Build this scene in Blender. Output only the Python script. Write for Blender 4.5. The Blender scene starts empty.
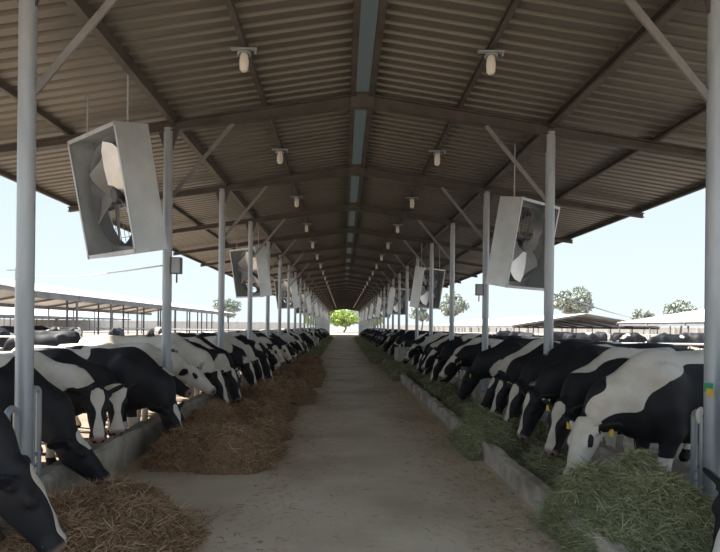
import bpy, math, random
import numpy as np
from mathutils import Vector, Matrix, Euler

# ------------------------------------------------------------------ camera, sky, sun, exposure
scene = bpy.context.scene
COL = scene.collection
random.seed(7)
RNG = np.random.default_rng(7)

CAM_H = 1.65
cam_data = bpy.data.cameras.new('camera')
cam_data.sensor_width = 36.0
cam_data.lens = 565.0 / 720.0 * 36.0
cam_data.shift_x = 17.0 / 720.0
cam_data.shift_y = 50.0 / 720.0
cam_data.clip_end = 2000
cam = bpy.data.objects.new('camera', cam_data)
cam.location = (0, 0, CAM_H)
cam.rotation_euler = (math.radians(90), math.radians(-0.6), 0)
COL.objects.link(cam)
scene.camera = cam

world = bpy.data.worlds.new('sky')
scene.world = world
world.use_nodes = True
wn = world.node_tree
wn.nodes.clear()
w_out = wn.nodes.new('ShaderNodeOutputWorld')
w_bg = wn.nodes.new('ShaderNodeBackground')
w_tc = wn.nodes.new('ShaderNodeTexCoord')
w_sep = wn.nodes.new('ShaderNodeSeparateXYZ')
w_ramp = wn.nodes.new('ShaderNodeValToRGB')
w_ramp.color_ramp.elements[0].position = 0.0
w_ramp.color_ramp.elements[0].color = (0.84, 0.945, 1.0, 1)
w_ramp.color_ramp.elements[1].position = 0.75
w_ramp.color_ramp.elements[1].color = (0.50, 0.70, 0.95, 1)
wn.links.new(w_tc.outputs['Generated'], w_sep.inputs[0])
wn.links.new(w_sep.outputs['Z'], w_ramp.inputs[0])
wn.links.new(w_ramp.outputs['Color'], w_bg.inputs['Color'])
w_bg.inputs['Strength'].default_value = 0.345
wn.links.new(w_bg.outputs[0], w_out.inputs[0])

sun_d = bpy.data.lights.new('sun', 'SUN')
sun_d.energy = 4.6
sun_d.angle = math.radians(1.5)
sun_d.color = (1.0, 0.95, 0.87)
sun = bpy.data.objects.new('sun', sun_d)
sun_dir = Vector((-0.66, 0.14, 0.90)).normalized()      # towards the sun: high on the left
sun.rotation_euler = sun_dir.to_track_quat('Z', 'Y').to_euler()
sun.location = (-30, 10, 50)
COL.objects.link(sun)

scene.view_settings.view_transform = 'Standard'
scene.view_settings.look = 'None'
scene.view_settings.gamma = 1.0
scene.view_settings.exposure = 1.66
scene.view_settings.use_curve_mapping = False

# ------------------------------------------------------------------ materials
def new_mat(name):
    m = bpy.data.materials.new(name)
    m.use_nodes = True
    nt = m.node_tree
    b = nt.nodes['Principled BSDF']
    return m, nt, b

def mat_noise(name, c1, c2, scale=3.0, rough=0.8, metallic=0.0, bump=0.0, bscale=None, detail=4.0,
              stretch=(1, 1, 1), c3=None, s3=0.6, spec=0.3):
    m, nt, b = new_mat(name)
    tc = nt.nodes.new('ShaderNodeTexCoord')
    mp = nt.nodes.new('ShaderNodeMapping')
    mp.inputs['Scale'].default_value = stretch
    nt.links.new(tc.outputs['Object'], mp.inputs[0])
    n = nt.nodes.new('ShaderNodeTexNoise')
    n.inputs['Scale'].default_value = scale
    n.inputs['Detail'].default_value = detail
    n.inputs['Roughness'].default_value = 0.6
    nt.links.new(mp.outputs[0], n.inputs['Vector'])
    r = nt.nodes.new('ShaderNodeValToRGB')
    r.color_ramp.elements[0].position = 0.32
    r.color_ramp.elements[1].position = 0.68
    r.color_ramp.elements[0].color = (*c1, 1)
    r.color_ramp.elements[1].color = (*c2, 1)
    nt.links.new(n.outputs['Fac'], r.inputs[0])
    col = r.outputs['Color']
    if c3:
        n3 = nt.nodes.new('ShaderNodeTexNoise')
        n3.inputs['Scale'].default_value = s3
        n3.inputs['Detail'].default_value = 5
        nt.links.new(mp.outputs[0], n3.inputs['Vector'])
        r3 = nt.nodes.new('ShaderNodeValToRGB')
        r3.color_ramp.elements[0].position = 0.48
        r3.color_ramp.elements[1].position = 0.66
        nt.links.new(n3.outputs['Fac'], r3.inputs[0])
        mx = nt.nodes.new('ShaderNodeMix')
        mx.data_type = 'RGBA'
        nt.links.new(r3.outputs['Color'], mx.inputs[0])
        nt.links.new(col, mx.inputs[6])
        mx.inputs[7].default_value = (*c3, 1)
        col = mx.outputs[2]
    nt.links.new(col, b.inputs['Base Color'])
    b.inputs['Roughness'].default_value = rough
    b.inputs['Metallic'].default_value = metallic
    b.inputs['Specular IOR Level'].default_value = spec
    if bump > 0:
        nb = nt.nodes.new('ShaderNodeTexNoise')
        nb.inputs['Scale'].default_value = bscale or scale * 6
        nb.inputs['Detail'].default_value = 5
        nt.links.new(mp.outputs[0], nb.inputs['Vector'])
        bp = nt.nodes.new('ShaderNodeBump')
        bp.inputs['Strength'].default_value = bump
        bp.inputs['Distance'].default_value = 0.03
        nt.links.new(nb.outputs['Fac'], bp.inputs['Height'])
        nt.links.new(bp.outputs[0], b.inputs['Normal'])
    return m

def mat_strand(name, dark, mid, light):
    m, nt, b = new_mat(name)
    a = nt.nodes.new('ShaderNodeAttribute')
    a.attribute_name = 'tone'
    r = nt.nodes.new('ShaderNodeValToRGB')
    r.color_ramp.elements[0].color = (*dark, 1)
    r.color_ramp.elements[1].color = (*light, 1)
    e = r.color_ramp.elements.new(0.55)
    e.color = (*mid, 1)
    nt.links.new(a.outputs['Fac'], r.inputs[0])
    nt.links.new(r.outputs['Color'], b.inputs['Base Color'])
    b.inputs['Roughness'].default_value = 0.75
    b.inputs['Specular IOR Level'].default_value = 0.2
    return m

M = {}
M['galv'] = mat_noise('galvanised_steel', (0.33, 0.36, 0.39), (0.48, 0.51, 0.54), 4, 0.42, 0.35, stretch=(1, 1, .25))
M['fan_sheet'] = mat_noise('fan_sheet_metal', (0.46, 0.49, 0.50), (0.62, 0.64, 0.64), 2.2, 0.38, 0.45)
M['throat'] = mat_noise('dull_fan_throat', (0.22, 0.24, 0.26), (0.32, 0.34, 0.36), 2.2, 0.4, 0.4)
M['blade'] = mat_noise('fan_blade_metal', (0.55, 0.56, 0.57), (0.7, 0.7, 0.7), 3, 0.3, 0.7)
M['dark_metal'] = mat_noise('dark_metal', (0.05, 0.05, 0.055), (0.10, 0.10, 0.11), 6, 0.5, 0.3)
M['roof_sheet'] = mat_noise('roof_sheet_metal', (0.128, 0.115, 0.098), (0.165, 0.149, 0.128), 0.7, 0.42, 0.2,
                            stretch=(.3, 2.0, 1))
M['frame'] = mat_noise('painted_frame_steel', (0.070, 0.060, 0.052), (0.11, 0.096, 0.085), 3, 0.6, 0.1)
M['white_roof'] = mat_noise('white_roof_sheet', (0.72, 0.74, 0.76), (0.82, 0.83, 0.84), 0.3, 0.5)
M['shed_under'] = mat_noise('shed_steel', (0.16, 0.16, 0.17), (0.24, 0.24, 0.25), 0.8, 0.6)
M['alley'] = mat_noise('alley_concrete', (0.56, 0.455, 0.33), (0.67, 0.56, 0.42), 1.3, 0.85, 0, 0.35, 14,
                       c3=(0.44, 0.345, 0.25), s3=0.55, detail=8)
M['concrete'] = mat_noise('rough_concrete', (0.42, 0.37, 0.305), (0.56, 0.505, 0.43), 5, 0.9, 0, 0.6, 22,
                          c3=(0.27, 0.22, 0.17), s3=2.2, detail=7)
M['pen'] = mat_noise('pen_dirt', (0.20, 0.16, 0.12), (0.30, 0.245, 0.19), 0.8, 0.95, 0, 0.5, 6)
M['ground'] = mat_noise('dry_ground', (0.27, 0.22, 0.175), (0.36, 0.30, 0.245), 0.12, 0.95, 0, 0.3, 2)
M['pale_wall'] = mat_noise('pale_wall', (0.55, 0.52, 0.49), (0.66, 0.63, 0.6), 0.3, 0.9)
M['white_pipe'] = mat_noise('white_pipe', (0.7, 0.72, 0.74), (0.8, 0.81, 0.82), 2, 0.5)
M['hay_base'] = mat_noise('dry_hay_base', (0.19, 0.115, 0.065), (0.33, 0.21, 0.125), 14, 0.95, 0, 0.8, 40)
M['hay'] = mat_strand('dry_hay_strand', (0.18, 0.105, 0.06), (0.40, 0.25, 0.145), (0.62, 0.46, 0.30))
M['green_base'] = mat_noise('green_feed_base', (0.16, 0.155, 0.085), (0.28, 0.275, 0.16), 14, 0.95, 0, 0.8, 40)
M['green'] = mat_strand('green_feed_strand', (0.14, 0.15, 0.075), (0.34, 0.35, 0.19), (0.60, 0.58, 0.38))
M['plastic_yellow'] = mat_noise('yellow_plastic', (0.75, 0.50, 0.06), (0.85, 0.6, 0.10), 8, 0.4)
M['plastic_green'] = mat_noise('green_plastic', (0.03, 0.33, 0.14), (0.06, 0.42, 0.2), 8, 0.4)
M['porcelain'] = mat_noise('lamp_glass', (0.72, 0.68, 0.6), (0.82, 0.78, 0.7), 8, 0.3)
M['brace'] = mat_noise('brace_steel', (0.19, 0.18, 0.17), (0.27, 0.26, 0.25), 4, 0.5, 0.2)
M['cable'] = mat_noise('pale_cable', (0.5, 0.52, 0.55), (0.6, 0.62, 0.64), 2, 0.6)
M['bark'] = mat_noise('bark', (0.16, 0.13, 0.10), (0.26, 0.22, 0.18), 5, 0.9)
M['leaf_grey'] = mat_strand('haze_tinted_leaf', (0.28, 0.32, 0.28), (0.38, 0.42, 0.37), (0.50, 0.53, 0.48))  # leaf green greyed and lightened to paint in distance haze
M['leaf_green'] = mat_strand('fresh_leaf', (0.22, 0.32, 0.08), (0.40, 0.52, 0.16), (0.6, 0.7, 0.3))

m, nt, b = new_mat('blue_skylight_sheet')
tr = nt.nodes.new('ShaderNodeBsdfTranslucent')
tr.inputs['Color'].default_value = (0.17, 0.19, 0.185, 1)
mx = nt.nodes.new('ShaderNodeMixShader')
mx.inputs[0].default_value = 0.55
b.inputs['Base Color'].default_value = (0.30, 0.32, 0.33, 1)
b.inputs['Roughness'].default_value = 0.4
nt.links.new(b.outputs[0], mx.inputs[1])
nt.links.new(tr.outputs[0], mx.inputs[2])
nt.links.new(mx.outputs[0], nt.nodes['Material Output'].inputs[0])
M['skylight'] = m

# cow coat: attribute 'coat' (bias field, white where > 0) plus seeded noise in body space
m, nt, b = new_mat('cow_coat')
N = nt.nodes.new
L = nt.links.new
def oattr(name):
    a = N('ShaderNodeAttribute')
    a.attribute_type = 'OBJECT'
    a.attribute_name = name
    return a.outputs['Fac']
def math_node(op, a, bb):
    n = N('ShaderNodeMath')
    n.operation = op
    for i, v in enumerate((a, bb)):
        if isinstance(v, (int, float)):
            n.inputs[i].default_value = v
        else:
            L(v, n.inputs[i])
    return n.outputs[0]
tc = N('ShaderNodeTexCoord')
seed = oattr('coat_seed')
n1 = N('ShaderNodeTexNoise')
n1.noise_dimensions = '4D'
n1.inputs['Scale'].default_value = 1.55
n1.inputs['Detail'].default_value = 1.0
n1.inputs['Roughness'].default_value = 0.4
L(tc.outputs['Object'], n1.inputs['Vector'])
L(seed, n1.inputs['W'])
n2 = N('ShaderNodeTexNoise')
n2.inputs['Scale'].default_value = 16
n2.inputs['Detail'].default_value = 3
L(tc.outputs['Object'], n2.inputs['Vector'])
ca = N('ShaderNodeAttribute')
ca.attribute_name = 'coat'
ma = N('ShaderNodeAttribute')
ma.attribute_name = 'mask'
amp = oattr('coat_amp')
f = math_node('MULTIPLY', math_node('SUBTRACT', n1.outputs['Fac'], 0.5), amp)
f = math_node('ADD', f, ca.outputs['Fac'])
f = math_node('ADD', f, oattr('coat_white'))
f = math_node('ADD', f, math_node('MULTIPLY', math_node('SUBTRACT', n2.outputs['Fac'], 0.5), 0.07))
rp = N('ShaderNodeValToRGB')
rp.color_ramp.elements[0].position = 0.485
rp.color_ramp.elements[1].position = 0.515
rp.color_ramp.elements[0].color = (0.018, 0.018, 0.022, 1)
rp.color_ramp.elements[1].color = (0.70, 0.66, 0.60, 1)
L(math_node('ADD', f, 0.5), rp.inputs[0])
# dirt on the coat
n3 = N('ShaderNodeTexNoise')
n3.inputs['Scale'].default_value = 3.2
n3.inputs['Detail'].default_value = 6
L(tc.outputs['Object'], n3.inputs['Vector'])
r3 = N('ShaderNodeValToRGB')
r3.color_ramp.elements[0].position = 0.45
r3.color_ramp.elements[1].position = 0.75
r3.color_ramp.elements[0].color = (1, 1, 1, 1)
r3.color_ramp.elements[1].color = (0.74, 0.66, 0.56, 1)
L(n3.outputs['Fac'], r3.inputs[0])
mul = N('ShaderNodeMix')
mul.data_type = 'RGBA'
mul.blend_type = 'MULTIPLY'
mul.inputs[0].default_value = 1.0
L(rp.outputs['Color'], mul.inputs[6])
L(r3.outputs['Color'], mul.inputs[7])
sp = N('ShaderNodeSeparateColor')
L(ma.outputs['Color'], sp.inputs[0])
m1 = N('ShaderNodeMix')
m1.data_type = 'RGBA'
L(sp.outputs[0], m1.inputs[0])
L(mul.outputs[2], m1.inputs[6])
m1.inputs[7].default_value = (0.30, 0.20, 0.17, 1)
m2 = N('ShaderNodeMix')
m2.data_type = 'RGBA'
L(sp.outputs[1], m2.inputs[0])
L(m1.outputs[2], m2.inputs[6])
m2.inputs[7].default_value = (0.012, 0.010, 0.010, 1)
L(m2.outputs[2], b.inputs['Base Color'])
b.inputs['Roughness'].default_value = 0.62
b.inputs['Specular IOR Level'].default_value = 0.3
M['cow'] = m

# ------------------------------------------------------------------ mesh helpers
class MB:
    """collects vertices and faces of one mesh"""
    def __init__(self):
        self.v, self.f = [], []
    def add(self, vs, fs):
        o = len(self.v)
        self.v += [tuple(p) for p in vs]
        self.f += [tuple(i + o for i in q) for q in fs]
        return self
    def box(self, c, s, rot=None):
        hx, hy, hz = s[0] / 2, s[1] / 2, s[2] / 2
        vs = [Vector((x * hx, y * hy, z * hz)) for x in (-1, 1) for y in (-1, 1) for z in (-1, 1)]
        if rot is not None:
            vs = [rot @ p for p in vs]
        c = Vector(c)
        vs = [p + c for p in vs]
        return self.add(vs, [(0, 1, 3, 2), (4, 6, 7, 5), (0, 4, 5, 1), (2, 3, 7, 6), (0, 2, 6, 4), (1, 5, 7, 3)])
    def bar(self, p0, p1, w, h, up=(0, 0, 1)):
        """rectangular bar from p0 to p1"""
        p0, p1 = Vector(p0), Vector(p1)
        d = (p1 - p0).normalized()
        side = d.cross(Vector(up))
        if side.length < 1e-4:
            side = d.cross(Vector((1, 0, 0)))
        side.normalize()
        u = side.cross(d)
        vs = []
        for p in (p0, p1):
            for a, bb in ((-1, -1), (1, -1), (1, 1), (-1, 1)):
                vs.append(p + side * (a * w / 2) + u * (bb * h / 2))
        return self.add(vs, [(3, 2, 1, 0), (4, 5, 6, 7), (0, 1, 5, 4), (1, 2, 6, 5), (2, 3, 7, 6), (3, 0, 4, 7)])
    def tube(self, pts, r, n=10, cap=True):
        pts = [Vector(p) for p in pts]
        rr = r if isinstance(r, (list, tuple)) else [r] * len(pts)
        rings = []
        ref = None
        for i, p in enumerate(pts):
            if i == 0:
                d = pts[1] - p
            elif i == len(pts) - 1:
                d = p - pts[-2]
            else:
                d = (pts[i + 1] - p).normalized() + (p - pts[i - 1]).normalized()
            d.normalize()
            if ref is None:
                ref = Vector((1, 0, 0)) if abs(d.x) < 0.9 else Vector((0, 1, 0))
            a = (ref - d * ref.dot(d)).normalized()
            ref = a
            bb = d.cross(a)
            rings.append([p + (a * math.cos(t) + bb * math.sin(t)) * rr[i]
                          for t in [2 * math.pi * k / n for k in range(n)]])
        vs = [p for ring in rings for p in ring]
        fs = []
        for i in range(len(pts) - 1):
            for k in range(n):
                k2 = (k + 1) % n
                fs.append((i * n + k, i * n + k2, (i + 1) * n + k2, (i + 1) * n + k))
        if cap:
            fs.append(tuple(reversed(range(n))))
            fs.append(tuple(range((len(pts) - 1) * n, len(pts) * n)))
        return self.add(vs, fs)
    def lathe(self, prof, n=16, c=(0, 0, 0)):
        vs, fs = [], []
        for r, z in prof:
            for k in range(n):
                t = 2 * math.pi * k / n
                vs.append((c[0] + r * math.cos(t), c[1] + r * math.sin(t), c[2] + z))
        for i in range(len(prof) - 1):
            for k in range(n):
                k2 = (k + 1) % n
                fs.append((i * n + k, i * n + k2, (i + 1) * n + k2, (i + 1) * n + k))
        return self.add(vs, fs)
    def mesh(self, name, mat, smooth=False):
        me = bpy.data.meshes.new(name)
        me.from_pydata(self.v, [], self.f)
        me.materials.append(mat)
        if smooth:
            me.polygons.foreach_set('use_smooth', [True] * len(me.polygons))
            try:
                me.set_sharp_from_angle(angle=math.radians(40))
            except Exception:
                pass
        me.update()
        return me
    def build(self, name, mat, parent=None, loc=(0, 0, 0), rot=(0, 0, 0), smooth=False):
        return put(name, self.mesh(name, mat, smooth), parent, loc, rot)

def put(name, me, parent=None, loc=(0, 0, 0), rot=(0, 0, 0)):
    o = bpy.data.objects.new(name, me)
    COL.objects.link(o)
    o.location = loc
    o.rotation_euler = rot
    if parent:
        o.parent = parent
    return o

def empty(name, loc=(0, 0, 0), rz=0.0, parent=None):
    o = bpy.data.objects.new(name, None)
    COL.objects.link(o)
    o.location = loc
    o.rotation_euler = (0, 0, rz)
    o.empty_display_size = 0.2
    if parent:
        o.parent = parent
    return o

def tag(o, label, cat=None, group=None, kind=None):
    if label:
        o['label'] = label
    if cat:
        o['category'] = cat
    if group:
        o['group'] = group
    if kind:
        o['kind'] = kind
    return o

ORD = ['first', 'second', 'third', 'fourth', 'fifth', 'sixth', 'seventh', 'eighth', 'ninth', 'tenth', 'eleventh',
       'twelfth', 'thirteenth', 'fourteenth', 'fifteenth', 'sixteenth', 'seventeenth', 'eighteenth', 'nineteenth',
       'twentieth', 'twenty-first', 'twenty-second', 'twenty-third', 'twenty-fourth', 'twenty-fifth']

def np_mesh(name, verts, quads, mat, tone=None):
    me = bpy.data.meshes.new(name)
    nv, nq = len(verts), len(quads)
    k = quads.shape[1]
    me.vertices.add(nv)
    me.vertices.foreach_set('co', np.asarray(verts, np.float32).ravel())
    me.loops.add(nq * k)
    me.loops.foreach_set('vertex_index', np.asarray(quads, np.int32).ravel())
    me.polygons.add(nq)
    me.polygons.foreach_set('loop_start', np.arange(0, nq * k, k, dtype=np.int32))
    me.polygons.foreach_set('loop_total', np.full(nq, k, np.int32))
    me.update(calc_edges=True)
    if tone is not None:
        a = me.attributes.new('tone', 'FLOAT', 'POINT')
        a.data.foreach_set('value', np.asarray(tone, np.float32))
    me.materials.append(mat)
    return me

def vnoise2(x, y, seed=0):
    """smooth value noise, numpy"""
    def h(i, j):
        s = np.sin(i * 127.1 + j * 311.7 + seed * 74.7) * 43758.5453
        return s - np.floor(s)
    i, j = np.floor(x), np.floor(y)
    fx, fy = x - i, y - j
    fx, fy = fx * fx * (3 - 2 * fx), fy * fy * (3 - 2 * fy)
    return (h(i, j) * (1 - fx) + h(i + 1, j) * fx) * (1 - fy) + (h(i, j + 1) * (1 - fx) + h(i + 1, j + 1) * fx) * fy

# ------------------------------------------------------------------ layout of the barn
RX = 0.25                  # ridge, metres right of the camera
RIDGE_Z = CAM_H + 3.43
SLOPE = 0.155
EAVE_D = 6.15              # ridge to eave
POST_D = 2.77              # ridge to post row
BAY = 3.7
Y0 = 4.6                   # first pair of posts in view
NB0, NB1 = -1, 28          # rafters Y0 + BAY * i
YA, YB = Y0 + BAY * NB0, Y0 + BAY * NB1
XL, XR = RX - POST_D - .07, RX + POST_D
def roof_z(d):
    return RIDGE_Z - SLOPE * d

# ------------------------------------------------------------------ ground and floors
g = MB().add([(-260, -60, -0.06), (260, -60, -0.06), (260, 420, -0.06), (-260, 420, -0.06)], [(0, 1, 2, 3)])
tag(g.build('ground', M['ground']), 'pale dry ground around the barns', kind='structure')

# alley: a grid with slight unevenness
nx, ny = 26, 240
xs = np.linspace(XL - 0.1, XR + 0.1, nx)
ys = np.concatenate([np.linspace(-7, 20, 120), np.linspace(20.5, YB + 14, ny - 120)])
gx, gy = np.meshgrid(xs, ys, indexing='ij')
gz = 0.012 * (vnoise2(gx * 1.3, gy * 1.3, 3) - 0.5) + 0.02 * (vnoise2(gx * .5, gy * .35, 5) - 0.5)
verts = np.stack([gx, gy, gz], -1).reshape(-1, 3)
idx = np.arange(nx * ny).reshape(nx, ny)
quads = np.stack([idx[:-1, :-1], idx[1:, :-1], idx[1:, 1:], idx[:-1, 1:]], -1).reshape(-1, 4)
fl = put('floor', np_mesh('floor', verts, quads, M['alley']))
fl.data.polygons.foreach_set('use_smooth', [True] * len(fl.data.polygons))
tag(fl, 'dusty brown concrete feed alley running down the barn', kind='structure')

for sgn, nm in ((-1, 'left'), (1, 'right')):
    x0, x1 = (XL - 6.5, XL - 0.1) if sgn < 0 else (XR + 0.1, XR + 6.5)
    p = MB().box(((x0 + x1) / 2, (YA + YB) / 2, -0.05), (x1 - x0, YB - YA, 0.1))
    tag(p.build('floor_' + nm + '_pen', M['pen']), 'brown earth standing floor behind the %s feed line' % nm, kind='structure')

# ------------------------------------------------------------------ roof (ceiling) and its steel
ceil_o = tag(empty('ceiling', (RX, 0, RIDGE_Z)), 'corrugated metal gable roof on steel rafters over the feed alley', kind='structure')

def sheet_mesh(side):
    """one bay of trapezoid sheeting; local y 0..BAY, x 0.16..EAVE_D towards the eave"""
    n = 18
    per = BAY / n
    prof = []
    for i in range(n):
        y = i * per
        prof += [(y, 0), (y + per * 0.58, 0), (y + per * 0.68, 0.045), (y + per * 0.90, 0.045)]
    prof.append((BAY, 0))
    vs, fs = [], []
    d0, d1 = 0.13, EAVE_D
    k = len(prof)
    for t in (0.0, 0.006):
        for d in (d0, d1):
            for y, z in prof:
                vs.append((side * d, y, -SLOPE * d + z + t + 0.06))
    for i in range(k - 1):
        q1 = (i, i + 1, k + i + 1, k + i)
        q2 = tuple(a + 2 * k for a in q1)
        fs += [q1, tuple(reversed(q2)), (i, 2 * k + i, 2 * k + i + 1, i + 1), (k + i, k + i + 1, 3 * k + i + 1, 3 * k + i)]
    return MB().add(vs, fs).mesh('roof_sheet', M['roof_sheet'])

sheets = {s: sheet_mesh(s) for s in (-1, 1)}
rafter_me = {}
for s in (-1, 1):
    mb = MB()
    a, bb = Vector((s * 0.02, 0, -0.115)), Vector((s * (EAVE_D - 0.05), 0, -SLOPE * (EAVE_D - 0.05) - 0.115))
    up = Vector((s * SLOPE, 0, 1))
    for dz, dz2 in ((-0.082, -.0), (0.082, .082)):
        mb.bar(a + Vector((0, 0, dz)), bb + Vector((0, 0, dz2)), 0.11, 0.016, up)   # flanges
    w0, w1 = a, bb                                                   # web, tapering to the eave
    mb.add([w0 + Vector((0, e, -.08)) for e in (-.009, .009)] + [w0 + Vector((0, e, .08)) for e in (-.009, .009)] +
           [w1 + Vector((0, e, .0)) for e in (-.009, .009)] + [w1 + Vector((0, e, .08)) for e in (-.009, .009)],
           [(0, 4, 6, 2), (1, 3, 7, 5), (4, 5, 7, 6), (0, 2, 3, 1), (0, 1, 5, 4), (2, 6, 7, 3)])
    rafter_me[s] = mb.mesh('rafter', M['frame'])
plate = MB().box((0, 0, -0.12), (0.34, 0.13, 0.22)).mesh('ridge_plate', M['frame'])
def purlin_mesh(w, h):
    mb = MB()
    mb.box((0, BAY / 2, 0), (w, BAY - 0.02, h * .16))
    mb.box((0, BAY / 2, -h * 0.84), (w, BAY - 0.02, h * .16))
    mb.box((w * .4, BAY / 2, -h * .42), (w * .2, BAY - 0.02, h * .84))
    return mb.mesh('purlin', M['frame'])
pur_s, pur_b, pur_r = purlin_mesh(0.06, 0.075), purlin_mesh(0.09, 0.13), purlin_mesh(0.075, 0.12)
# the slatted closing flange faces both ways
sky_me = MB().box((0, BAY / 2, 0), (0.36, BAY, 0.006)).mesh('skylight_strip', M['skylight'])
cap_me = {}
for i in range(NB0, NB1 + 1):
    y = Y0 + BAY * i
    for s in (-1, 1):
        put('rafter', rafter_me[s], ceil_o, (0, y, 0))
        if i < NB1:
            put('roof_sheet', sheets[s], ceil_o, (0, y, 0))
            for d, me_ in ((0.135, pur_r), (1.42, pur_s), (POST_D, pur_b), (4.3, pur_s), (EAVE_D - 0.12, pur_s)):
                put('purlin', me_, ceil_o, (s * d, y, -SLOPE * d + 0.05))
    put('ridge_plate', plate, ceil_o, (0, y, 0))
    if i < NB1:
        tag(put('skylight_strip', sky_me, ceil_o, (0, y, 0.10)), 'translucent blue skylight strip along the ridge')

# ------------------------------------------------------------------ posts
WALL_H = {-1: 0.36, 1: 0.30}          # the posts stand on the low feed walls
def post_parts(s):
    """meshes local to the post foot; s = +1 right row, -1 left row; ridge is towards -s"""
    PH = roof_z(POST_D) - 0.12 - WALL_H[s]
    sh = MB().tube([(0, 0, 0.0), (0, 0, PH)], 0.068, 14).mesh('shaft', M['galv'], True)
    bp = MB().box((0, 0, 0.008), (0.19, 0.24, 0.016))
    for a, bb in ((-1, -1), (1, -1), (1, 1), (-1, 1)):
        bp.tube([(a * .07, bb * .09, .016), (a * .07, bb * .09, .04)], 0.014, 6)
    bp = bp.mesh('base_plate', M['galv'])
    gp = MB()
    gp.add([(-.06, -.015, PH - .32), (.06, -.015, PH - .32), (.17, -.015, PH + .02), (-.17, -.015, PH + .02),
            (-.06, .015, PH - .32), (.06, .015, PH - .32), (.17, .015, PH + .02), (-.17, .015, PH + .02)],
           [(0, 1, 2, 3), (7, 6, 5, 4), (0, 4, 5, 1), (1, 5, 6, 2), (2, 6, 7, 3), (3, 7, 4, 0)])
    gp = gp.mesh('gusset_plate', M['frame'])
    br = MB()
    d = 0.95
    p0 = Vector((-s * 0.05, 0, PH - 1.0))
    p1 = Vector((-s * d, 0, PH + SLOPE * d - 0.06))
    br.bar(p0 + Vector((0, .03, 0)), p1 + Vector((0, .03, 0)), 0.05, 0.008)
    br.bar(p0, p1, 0.008, 0.06)
    br = br.mesh('knee_brace', M['brace'])
    return sh, bp, gp, br
PP = {-1: post_parts(-1), 1: post_parts(1)}
def post(s, i):
    y = Y0 + BAY * i
    t = empty('steel_post', ((XL if s < 0 else XR), y, WALL_H[s] - .004))
    sd = 'left' if s < 0 else 'right'
    k = i
    if i < 0:
        lab, gr = 'grey steel post of the %s row standing behind the viewpoint' % sd, 'rear posts of the %s row' % sd
    elif k < 14:
        lab, gr = 'grey steel roof post with knee brace, %s from the camera in the %s row' % (ORD[k], sd), 'roof posts'
    else:
        lab, gr = 'thin distant grey roof post deep in the %s row' % sd, 'distant posts of the %s row' % sd
    tag(t, lab, 'post', gr)
    for nm, me_ in zip(('shaft', 'base_plate', 'gusset_plate', 'knee_brace'), PP[s]):
        put(nm, me_, t)
    return t
posts = {}
for i in range(NB0, NB1 + 1):
    for s in (-1, 1):
        posts[s, i] = post(s, i)

# ------------------------------------------------------------------ low feed walls
def wall(name, x, w, h, segs, label, mat='concrete', rough=0.012):
    t = tag(empty(name, (x, 0, 0)), label, kind='structure')
    for (a, bb) in segs:
        n = max(2, int((bb - a) / 0.22))
        yy = np.linspace(a, bb, n + 1)
        vs, fs = [], []
        for j, y in enumerate(yy):
            jt = [random.uniform(-rough, rough) for _ in range(6)]
            vs += [(-w / 2 + jt[0] * .5, y, -0.02), (-w / 2 + jt[1], y, h * 0.86 + jt[2]), (-w * .3, y, h + jt[3]),
                   (w * .3, y, h + jt[4]), (w / 2 + jt[5], y, h * .86 + jt[2]), (w / 2 + jt[0] * .5, y, -0.02)]
        for j in range(n):
            o = j * 6
            for q in range(5):
                fs.append((o + q, o + 6 + q, o + 7 + q, o + 1 + q))
        fs.append(tuple(range(6)))
        fs.append(tuple(reversed(range(n * 6, n * 6 + 6))))
        MB().add(vs, fs).build('wall_block', M[mat], t)
    return t
def segments(a, b_, ln, gap, jitter=0):
    out, y = [], a
    while y < b_ - 0.3:
        e = min(b_, y + ln + random.uniform(-jitter, jitter))
        out.append((y, e - gap))
        y = e
    return out
wall('wall_left', XL, 0.20, WALL_H[-1], segments(YA, YB, BAY / 2, 0.015), 'low rough concrete feed wall under the left row of posts')
wall('wall_right', XR, 0.20, WALL_H[1], segments(YA, YB, BAY / 2, 0.015), 'low rough concrete feed wall under the right row of posts')
CX = 1.84
wall('wall_feed_kerb', CX, 0.15, 0.20, segments(1.2, 60, 1.75, 0.03, 0.15), 'worn concrete kerb holding the green feed beside the alley', rough=0.022)

# ------------------------------------------------------------------ hairpin pipes beside the posts
def hairpin(x, y, h, gap, label, group, disc=False, z0=0.30):
    t = tag(empty('neck_rail_hoop', (x, y, z0)), label, 'pipe hoop', group)
    pts = [(0, -gap / 2, 0), (0, -gap / 2, h - gap / 2)]
    for k in range(1, 8):
        a = math.pi * k / 8
        pts.append((0, -gap / 2 * math.cos(a), h - gap / 2 + gap / 2 * math.sin(a)))
    pts += [(0, gap / 2, h - gap / 2), (0, gap / 2, 0)]
    MB().tube(pts, 0.026, 10).build('pipe', M['galv'], t, smooth=True)
    MB().tube([(0, -gap / 2, h * 0.25), (0, gap / 2, h * 0.25)], 0.016, 8).build('cross_bar', M['galv'], t, smooth=True)
    MB().tube([(0, -gap / 2, h * 0.12), (0, gap / 2, h * 0.12)], 0.016, 8).build('cross_bar', M['galv'], t, smooth=True)
    if disc:
        c = MB()
        pr = [(0.0, .022), (.05, .02), (.062, .01), (.062, -.01), (0, -.012)]
        c.lathe(pr, 16)
        o = c.build('end_disc', M['porcelain'], t, (0, -0.045, h - 0.03), (math.radians(90), 0, 0), True)
        o.scale = (0.75, 1.25, 1)
        tag(o, 'white plastic pivot disc')
    return t
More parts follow.
